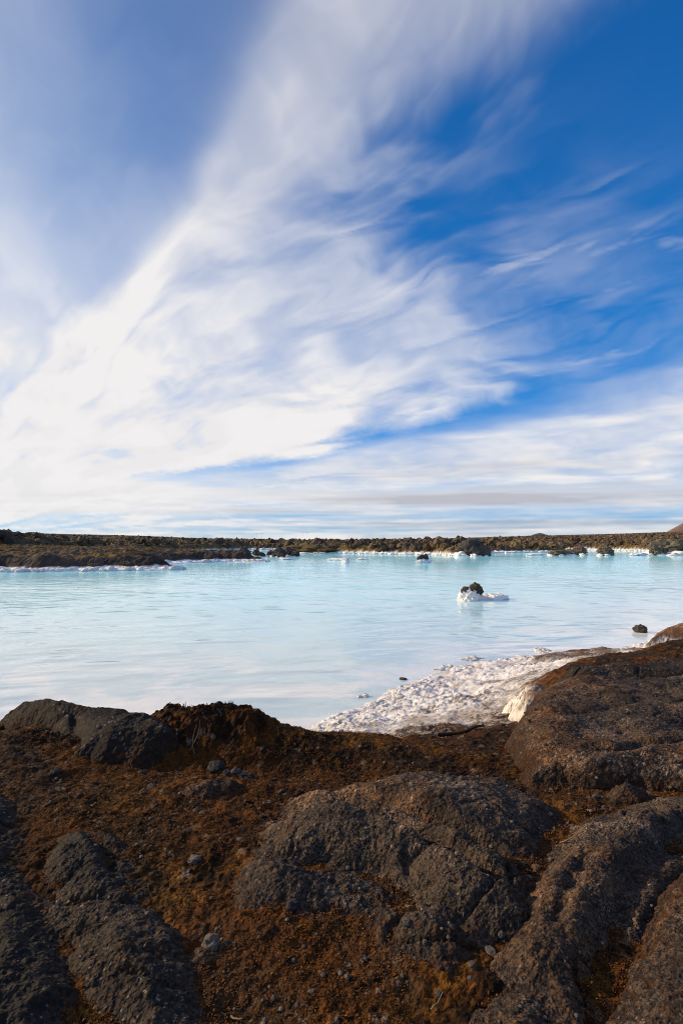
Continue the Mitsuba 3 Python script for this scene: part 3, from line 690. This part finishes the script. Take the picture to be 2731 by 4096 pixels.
# the rock in the middle of the lagoon: white crusted body, two dark peaks, a white ledge trailing to the right
key = 'lagoon_rock'
v, f = lump(.55, .44, .56, 303, 5, 0.26, 0.30, 1.9)
v[:, 2] = np.where(v[:, 2] > 0, v[:, 2], v[:, 2] * .5) + 0.04
n = meshkit.fbm(v * 9, 3, 4)[:, None] - 0.5
scene[key + '__silica_crust'] = mikit.ply((v * (1 + 0.10 * n) + (6.02, 25.3, 0), f), 'mineral', smooth=True, color=lerp((.68, .62, .57), (.87, .84, .81), meshkit.fbm(v * 5, 3, 2)))
parts = []
for px, pz, w, h, sd in ((-.24, .48, .20, .18, 5), (.02, .48, .18, .13, 9), (.20, .58, .25, .24, 7), (.33, .50, .20, .22, 12)):
    v, f = lump(w, w * .9, h, sd, 4, 0.40, 0.42, 2.0)
    parts.append((v + (6.00 + px, 25.22, pz - .05), f, lerp((.035, .027, .022), (.13, .095, .07), meshkit.fbm(v * 9, 3, sd))))
m, c = merge(parts)
scene[key + '__lava_cap'] = mikit.ply(m, 'mineral', smooth=True, color=c)
labels[key + '__lava_cap'] = {'label': 'dark brown jagged top of bare lava'}
parts = []
r2 = np.random.default_rng(31)
for k in range(16):
    px = .45 + 1.15 * k / 15
    sz = r2.uniform(.14, .25)
    v, f = KIT3[r2.integers(len(KIT3))]
    parts.append((v * (sz * 1.4, sz, sz * r2.uniform(.7, 1.3) * (1.1 - .6 * abs(k / 15 - .55))) + (6.02 + px, 25.62 + r2.uniform(-.12, .12), 0.04), f, np.array((.86, .83, .80)) * r2.uniform(.92, 1.02)))
m, c = merge(parts)
scene[key + '__silica_ledge'] = mikit.ply(m, 'mineral', smooth=True, color=c)
note(key, 'white crusted rock with two dark peaks standing alone in the middle of the lagoon', 'rock')

blob('stone', 9.02, 16.5, .36, .20, DARK, 41, 'small bare dark stone in the water near the right shore', depth=.3)
blob('stone', 1.22, 10.9, .14, .04, DARK, 42, 'tiny dark stone just showing in the white shallows off the beach', depth=.1)
blob('lagoon_rock', 24.0, 99.5, 4.6, 3.1, (0.062, 0.052, 0.046), 43, 'tall black craggy rock with a white foot on the far shore right of centre', white=.55, depth=3.4)
blob('lagoon_rock', 25.9, 98.5, 2.2, 2.1, (0.085, 0.068, 0.055), 44, 'brown craggy rock leaning on the right of the tall black one', white=.4)
blob('lagoon_rock', 10.28, 68.0, 1.9, .50, WHITE, 45, 'low white islet with two dark teeth right of the centre line', depth=1.2)
k = 'lagoon_rock_003'
v, f = lump(.45, .35, .42, 46, 3, .45, .5, 2.2)
v2, f2 = lump(.3, .3, .5, 47, 3, .45, .5, 2.2)
m, c = merge([(v + (10.0, 68, .55), f, (.06, .05, .045)), (v2 + (10.55, 68, .6), f2, (.06, .05, .045))])
base = scene.pop(k)
scene[k + '__silica_crust'], scene[k + '__lava_teeth'] = base, mikit.ply(m, 'mineral', smooth=True, color=c)
blob('lagoon_rock', .5, 66.7, 1.0, .75, WHITE, 48, 'small pointed white rock on the water near the centre line', depth=.8)
blob('lagoon_rock', -.6, 78, 2.6, .30, WHITE, 49, 'flat white crust islet behind the small pointed white rock', depth=1.2)
blob('lagoon_rock', 3.0, 79, 1.6, .30, WHITE, 50, 'flat white crust islet right of the small pointed white rock', depth=1.1)
blob('lagoon_rock', -8.2, 80, 1.9, .28, WHITE, 51, 'flat white crust islet right of the dark rock row off the headland', depth=1.1)
ORD = ('first', 'second', 'third', 'fourth', 'fifth', 'sixth', 'seventh', 'eighth', 'ninth', 'tenth', 'eleventh', 'twelfth', 'thirteenth')
ROW = 'dark rocks standing in a row in the water off the headland'
for j, (px, py, w, h) in enumerate(((-17.4, 97, 1.9, 1.7), (-15.6, 99, 1.2, 1.2), (-14.3, 97, 1.5, .8), (-12.5, 98, 1.8, 1.0), (-11.2, 96, 2.3, 1.4), (-9.4, 98, 2.2, 1.5), (-8.3, 97, 1.5, 1.0), (-10.3, 92, 1.5, .6))):
    blob('lagoon_rock', px, py, w, h, DARK, 60 + j, f'dark white footed rock off the tip of the headland, {("first", "second", "third", "fourth", "fifth", "sixth", "seventh", "lowest and nearest")[j]} from the left' if 0 < j < 7 else 'lowest and nearest dark rock of the row off the tip of the headland' if j else 'leftmost and tallest dark rock of the row off the tip of the headland', white=.35, group=ROW if j else None)
for j, (px, py, w, h, d) in enumerate(((-8.5, 122, 9, 1.9, 4), (-4.5, 121, 7, 1.7, 4))):
    blob('islet', px, py, w, h, (.095, .066, .030), 80 + j, ('mossy brown islet off the far shore left of centre', 'lower mossy brown islet right beside the left one off the far shore')[j], 'islet', white=.3, depth=d)
blob('islet', -24.5, 108, 13, 1.0, (.05, .04, .035), 83, 'long flat dark rock shelf beyond the tip of the headland', 'islet', depth=3)
RW = 'grey rocks on white crust off the right shore'
for px, py, w, h, col_, sd, lab in ((41.2, 103, 3.4, 1.0, (.14, .11, .08), 91, 'grey jagged rock on a wide white crust left of the two off the right shore'), (43.6, 103.5, 3.0, 1.2, (.14, .11, .08), 92, 'brownish rock behind the white crust off the right shore'),
                                    (46.5, 106, 2.6, 1.7, (.14, .11, .08), 93, 'dark upright rock behind the small white footed cone off the right shore'), (49.6, 102, 2.5, 1.8, (.14, .11, .08), 94, 'dark cone shaped rock with a white foot off the right shore'),
                                    (60.5, 104, 2.6, 1.9, (.14, .11, .08), 96, 'dark rock at the left end of the grey mound by the right edge'), (64.8, 106, 8.0, 2.9, (.12, .105, .07), 97, 'large smooth grey green mound on a white foot by the right edge'),
                                    (68.9, 106, 3.2, 2.3, (.12, .10, .085), 98, 'grey rock at the right end of the smooth mound by the right edge')):
    blob('lagoon_rock', px, py, w, h, col_, sd, lab, white=.55, depth=w * .7)
blob('lagoon_rock', 36.8, 104, 3.0, .35, WHITE, 100, 'flat white crust patch in the water left of the right shore rocks', depth=1.4)
blob('lagoon_rock', 56.5, 103, 3.4, .5, WHITE, 101, 'low white crust patch between the dark cone and the grey mound', depth=1.5)
blob('lagoon_rock', 71.5, 106, 4.0, 1.3, WHITE, 102, 'white crusted rock cut by the right edge of the view', depth=2.5)

# dark boulders along the headland's foot
HB = 'dark boulders at the foot of the headland'
for j, (px, py, w, h) in enumerate(((-31.6, 51.0, 2.0, 1.3), (-30.3, 50.4, 1.4, .9), (-29.0, 51.2, 1.7, 1.2), (-27.7, 50.9, 1.1, .7), (-26.4, 51.5, 1.9, 1.0), (-24.9, 51.6, 1.6, 1.0), (-23.4, 51.5, 2.2, 1.1), (-22.0, 52.4, 1.5, 1.1),
                                    (-20.6, 52.2, 2.1, .9), (-19.3, 52.9, 1.8, .7), (-18.0, 53.2, 1.3, .5), (-20.2, 70.2, 2.0, 1.3), (-17.3, 71.5, 2.4, 1.4), (-15.4, 72.6, 2.2, 1.1), (-13.6, 73.0, 1.9, .8))):
    blob('boulder', px, py + .1, w * .72, h * .8, (DARK, (.075, .066, .06), BROWN)[j % 3], 120 + j, f'dark lava boulder at the foot of the headland, {ORD[j]} from the left' if j < 11 else f'dark lava boulder on the farther tongue of the headland, {ORD[j - 11]} from the left', 'boulder', HB, z=.14)
# blocks of the dark crest at the far left
HC = 'black blocks of the lava crest at the far left'
r2 = np.random.default_rng(37)
for j in range(9):
    py = r2.uniform(80, 98)
    px = (-0.635 + 0.020 * j) * py
    z, _ = far_ground(np.array([px]), np.array([py]))
    w = r2.uniform(1.2, 2.8)
    blob('lava_block', px, py, w, w * r2.uniform(.7, 1.0), (.042, .036, .032), 150 + j, f'black craggy lava block on the dark crest at the far left, {ORD[j]} from the left', 'rock', HC, z=float(z[0]) - .3)

# ---------------------------------------------------------------- two pylons, tiny on the horizon
for px, py, h in ((-220, 1450, 20), (-98, 1450, 24)):
    key = free('pylon')
    def beam(a, b, r):
        return trimesh.creation.cylinder(radius=r, segment=[a, b], sections=6)
    z0 = float(far_ground(np.array([px]), np.array([float(py)]))[0][0]) - 2
    for sx in (-1, 1):
        scene[free(key + '__leg')] = mikit.ply(beam((px + sx * 6, py, z0), (px + sx * 6, py, z0 + h), .13), 'steel')
    scene[key + '__crossbeam'] = mikit.ply(beam((px - 13, py, z0 + h - 2), (px + 13, py, z0 + h - 2), .16), 'steel')
    note(key, ('left of two tiny grey pylons on the horizon', 'right of two tiny grey pylons on the horizon')[px > -150], 'pylon')
scene['steel'] = {'type': 'diffuse', 'reflectance': {'type': 'rgb', 'value': [.3, .3, .3]}}

# ---------------------------------------------------------------- loose stones, stems and moss in the foreground
TOP = np.maximum(Z, hard)


def cell(x, y):
    """Row and column of the near grid under a point."""
    r = np.clip(np.rint(np.log(np.maximum(y, 1.36) / 1.35) / math.log(17.5 / 1.35) * (Y.shape[0] - 1)).astype(int), 0, Y.shape[0] - 1)
    j = np.clip(np.rint((x / (y + 0.7) + 0.80) / 1.60 * (Y.shape[1] - 1)).astype(int), 0, Y.shape[1] - 1)
    return r, j


def top_at(x, y):
    return TOP[cell(np.asarray(x, float), np.asarray(y, float))]


# x, y, width in metres, flatness, tone, place
STONES = [(0.71, 3.61, 0.058, 0.8, 'g', 'd'), (0.73, 3.79, 0.054, 0.7, 'k', 'd'), (0.86, 3.56, 0.045, 0.8, 'g', 'd'), (0.41, 3.62, 0.032, 0.7, 'g', 'd'), (1.66, 3.63, 0.055, 0.8, 'g', 'r'), (1.7, 3.62, 0.042, 0.8, 'g', 'r'), (1.74, 3.54, 0.047, 0.8, 'k', 'r'), (1.66, 3.51, 0.041, 0.8, 'g', 'r'), (1.79, 3.55, 0.029, 0.8, 'k', 'r'), (1.49, 3.52, 0.028, 0.7, 'p', 'r'), (1.26, 3.36, 0.033, 0.8, 'p', 'r'), (1.35, 3.25, 0.038, 0.7, 'g', 'r'), (1.17, 3.16, 0.029, 0.7, 'k', 'r'), (2.08, 3.76, 0.043, 0.8, 'p', 'r'), (2.14, 4.75, 0.041, 0.8, 'g', 'r'), (0.97, 2.79, 0.047, 0.7, 'o', 'n'), (0.91, 2.71, 0.039, 0.6, 'p', 'n'), (1.02, 2.71, 0.028, 0.8, 'p', 'n'), (0.95, 2.6, 0.03, 0.7, 'o', 'n'), (0.89, 2.51, 0.024, 0.8, 'g', 'n'), (0.98, 2.87, 0.024, 0.8, 'g', 'n'), (0.59, 2.23, 0.056, 0.6, 'p', 'b'), (0.5, 2.15, 0.038, 0.6, 'g', 'b'), (0.48, 2.1, 0.028, 0.7, 'g', 'b'), (0.27, 2.32, 0.046, 0.8, 'g', 'b'), (0.65, 2.29, 0.034, 0.8, 'g', 'b'), (0.45, 2.28, 0.03, 0.9, 'k', 'b'), (0.33, 2.23, 0.023, 0.8, 'p', 'b'), (0.21, 2.09, 0.022, 0.8, 'g', 'b'), (0.02, 2.12, 0.024, 0.8, 'p', 'b'), (-0.11, 2.07, 0.03, 0.7, 'p', 'b'), (-0.07, 2.14, 0.024, 0.7, 'g', 'b'), (0.08, 2.2, 0.018, 0.8, 'g', 'b'), (0.35, 2.04, 0.026, 0.7, 'g', 'b'), (-0.16, 2.02, 0.021, 0.7, 'g', 'b'), (-0.21, 2.49, 0.073, 0.75, 'k', 'f'), (-0.53, 2.29, 0.078, 1.0, 'p', 'f'), (-0.75, 2.86, 0.08, 0.6, 'p', 'f'), (-0.55, 3.03, 0.042, 0.6, 'p', 'f'), (-0.68, 3.08, 0.031, 0.8, 'g', 'f'), (-0.88, 3.37, 0.043, 0.8, 'g', 'f'), (-0.46, 3.55, 0.041, 0.7, 'p', 'f'), (-0.47, 3.29, 0.03, 0.7, 'g', 'f'), (-1.27, 3.72, 0.066, 0.7, 'g', 'l'), (-1.29, 3.6, 0.048, 0.9, 'o', 'l'), (-1.44, 4.02, 0.063, 0.7, 'k', 'l'), (-1.94, 4.42, 0.057, 0.7, 'g', 'l'), (-2.01, 3.88, 0.082, 0.6, 'k', 'l'), (-2.15, 4.06, 0.05, 0.8, 'g', 'l'), (-1.66, 3.24, 0.035, 0.8, 'g', 'l'), (-1.68, 3.55, 0.032, 0.7, 'g', 'l'), (-0.96, 4.23, 0.147, 0.7, 'k', 'h'), (-0.8, 4.18, 0.087, 0.9, 'g', 'h'), (-0.69, 4.03, 0.113, 0.7, 'k', 'h'), (-0.84, 4.06, 0.071, 0.7, 'k', 'h')]
TONE = {'g': ((.058, .050, .045), 'grey'), 'k': ((.024, .021, .022), 'dark'), 'p': ((.085, .070, .057), 'pale'), 'o': ((.11, .06, .027), 'orange brown')}
PLACE = {'d': 'lying in the upper furrow of the central dome', 'r': 'in the mossy gully right of the dome', 'n': 'in the narrow gap between dome and long ridge', 'b': 'in the moss at the bottom centre',
         'f': 'along the left foot of the dome', 'l': 'on the moss slope at left', 'h': 'on the small jagged hump below the mound'}
ORDER = ['first', 'second', 'third', 'fourth', 'fifth', 'sixth', 'seventh', 'eighth', 'ninth', 'tenth', 'eleventh', 'twelfth', 'thirteenth', 'fourteenth', 'fifteenth']
for k, (x, y, w, flat, tone, place) in enumerate(STONES):
    c, word = TONE[tone]
    z = float(top_at(x, y))
    same = sorted(q for q in STONES if q[5] == place)
    same.sort(key=lambda q: q[0] / q[1])
    v, f = lump(w * .46, w * .39, w * .40 * flat, 400 + k, 2, 0.50, 0.22)
    v = spin(v, 1.9 * k, 0.25 * math.sin(k)) + (x, y, z + w * .08 * flat)
    n = meshkit.fbm(v * 60, 3, k)
    put('stone', (v, f), 'mineral', smooth=False, color=lerp(np.array(c) * .55, np.array(c) * 1.45, n), category='stone',
        label=f'{word} stone {PLACE[place]}, {ORDER[same.index(STONES[k])]} from the left', group='loose stones ' + PLACE[place])


def stem_mesh(points, r0, r1):
    """A thin tapering stem through the points."""
    p = np.asarray(points, float)
    s = np.linspace(0, 1, len(p))
    q = np.linspace(0, 1, 3 * len(p))
    p = np.stack([np.interp(q, s, p[:, i]) for i in range(3)], -1)
    t = np.gradient(p, axis=0)
    t /= np.linalg.norm(t, axis=1, keepdims=True)
    a = np.cross(t, [0.2, 0.1, 1.0])
    a /= np.linalg.norm(a, axis=1, keepdims=True)
    b = np.cross(t, a)
    ang = np.arange(5) * 2 * np.pi / 5
    r = np.interp(q, [0, 1], [r0, r1])[:, None, None]
    v = (p[:, None] + r * (np.cos(ang)[None, :, None] * a[:, None] + np.sin(ang)[None, :, None] * b[:, None])).reshape(-1, 3)
    n = len(q)
    i, j = np.meshgrid(np.arange(n - 1), np.arange(5), indexing='ij')
    f = np.stack([i * 5 + j, i * 5 + (j + 1) % 5, (i + 1) * 5 + (j + 1) % 5, (i + 1) * 5 + j], -1).reshape(-1, 4)
    return v, np.vstack([f[:, [0, 1, 2]], f[:, [0, 2, 3]]])


def lying(x, y, length, ang, bend, lift, seed):
    r = np.random.default_rng(seed)
    q = np.linspace(0, 1, 5)
    a = ang + bend * (q - .5)
    px, py = x + np.cumsum(np.cos(a)) * length / 5, y + np.cumsum(np.sin(a)) * length / 5
    return np.stack([px, py, top_at(px, py) + 0.012 + lift * q + r.normal(0, .004, 5)], -1)


STEMS = [(-1.22, 4.32, .20, 1.2, .9, .12, 'upright pale dry stem under the moss mound, leftmost of three'), (-1.12, 4.30, .18, 1.9, -1.2, .10, 'curved pale dry stem under the moss mound, middle of three'), (-1.0, 4.36, .16, .4, .8, .06, 'pale dry stem under the moss mound, rightmost of three'),
         (1.38, 3.93, .16, .2, .4, .02, 'pale straw lying in orange moss above the right gully'), (1.02, 4.08, .13, .6, .3, .02, 'pale straw lying in dark moss behind the dome'),
         (1.16, 3.02, .13, -.7, .6, .03, 'thin pale straw in the gully beside the dome'), (-.93, 2.62, .05, 1.0, 3.0, .02, 'tiny curled pale stem in the moss beside the flat stone'), (-.40, 2.02, .08, -.8, .3, .02, 'short pale stick in the moss at the bottom left of centre'),
         (-1.55, 3.42, .07, -.6, .2, .03, 'short pale straw on the moss slope at left'), (.30, 1.98, .07, .5, .5, .02, 'short straw in the moss at the bottom centre')]
for k, (x, y, ln, ang, bend, lift, lab) in enumerate(STEMS):
    m = stem_mesh(lying(x, y, ln, ang, bend, lift, k), .0042, .0018)
    put('dry_stem', m, 'fibre', color=np.tile((.15, .105, .06), (len(m[0]), 1)), label=lab, category='stem')
m = stem_mesh([(x, y, float(top_at(x, y)) + .03) for x, y in ((.98, 5.55), (1.12, 5.62), (1.28, 5.60), (1.40, 5.78), (1.55, 6.0))], .022, .012)
put('driftwood_stick', m, 'fibre', color=np.tile((.045, .025, .014), (len(m[0]), 1)), label='crooked dark brown stick lying across the lower edge of the white beach', category='stick')

# sprigs standing on the crest of the mound
r2 = np.random.default_rng(43)
for k, (x, y, h, lab) in enumerate(((-1.36, 4.86, .055, 'tallest green sprig standing on the crest of the moss mound'), (-1.22, 4.88, .04, 'shorter green sprig right of the tallest on the crest of the moss mound'), (-1.02, 4.88, .035, 'small sprig alone on the crest right of the other two'))):
    key = free('grass_tuft')
    for q in range(9):
        a, tip = r2.uniform(0, 6.28), r2.uniform(.5, 1.0) * h
        bx, by = x + r2.normal(0, .035), y + r2.normal(0, .02)
        z = float(top_at(bx, by)) - .005
        v, f = stem_mesh([(bx, by, z), (bx + .3 * tip * math.cos(a), by + .3 * tip * math.sin(a), z + .6 * tip), (bx + .6 * tip * math.cos(a), by + .6 * tip * math.sin(a), z + tip)], .0035, .0015)
        scene[key + '__blade' + (f'_{q:03d}' if q else '')] = mikit.ply((v, f), 'fibre', smooth=True, color=np.tile((.045, .048, .014), (len(v), 1)))
    note(key, lab, 'grass')

# moss: short bent fibres on every mossy spot, denser and finer near by
r2 = np.random.default_rng(47)
N = 230000
ri, rj = r2.integers(60, 590, N), r2.integers(20, 760, N)
x, y, z = X[ri, rj] + r2.normal(0, .004, N), Y[ri, rj] + r2.normal(0, .004, N), TOP[ri, rj]
patch = fb3(x, y, 2.0, 4, 77) * 1.0 + fb3(x, y, 9, 3, 90)
ok = (white[ri, rj] < 0.25) & (hard[ri, rj] < Z[ri, rj] + .01) & (patch > -0.10) & (y < 6.2)
x, y, z, patch = x[ok][:130000], y[ok][:130000], z[ok][:130000], patch[ok][:130000]
n = len(x)
ln = r2.uniform(.007, .018, n) * (0.6 + 0.16 * y)
a, up = r2.uniform(0, 2 * np.pi, n), r2.uniform(.15, 1.1, n)
d = np.stack([np.cos(a) * np.cos(up), np.sin(a) * np.cos(up), np.sin(up)], -1)
side = np.stack([-np.sin(a), np.cos(a), 0 * a], -1) * (ln * .22)[:, None]
p = np.stack([x, y, z - .002], -1)
mid = p + d * (ln * .55)[:, None]
tip = p + d * ln[:, None] - np.stack([0 * a, 0 * a, ln * .25], -1)
v = np.stack([p, mid - side, mid + side, tip], 1).reshape(-1, 3)
i4 = np.arange(n)[:, None] * 4
f = np.vstack([i4 + (0, 1, 2), i4 + (1, 3, 2)])
shade = np.clip(.45 + 1.2 * patch + r2.normal(0, .28, n), 0, 1)
c = lerp((.012, .005, .0015), (.15, .052, .006), shade)
straw = r2.random(n) < .03
c[straw] = (.16, .10, .05)
put('moss', (v, f), 'fibre', color=np.repeat(c, 4, 0), kind='stuff', label='short rust brown moss fibres covering the ground between the outcrops')

# grit scattered in the moss
N = 6000
ri, rj = r2.integers(60, 540, N), r2.integers(20, 760, N)
x, y, z = X[ri, rj], Y[ri, rj], TOP[ri, rj]
ok = (white[ri, rj] < 0.3) & (fb3(x, y, 2.1, 4, 80) > 0.0)
parts = []
PEB = [lump(1, 1, .7, k, 1, .35, .2) for k in range(6)]
for k in np.flatnonzero(ok)[:700]:
    sz = r2.uniform(.004, .011) * (.5 + .2 * y[k])
    v, f = PEB[r2.integers(6)]
    parts.append((spin(v * sz, r2.uniform(0, 6.28)) + (x[k], y[k], z[k] + .3 * sz), f, np.array((.06, .05, .04)) * r2.uniform(.4, 2.2)))
m, c = merge(parts)
put('gravel', m, 'mineral', smooth=False, color=c, kind='stuff', label='fine grey grit strewn over the moss')
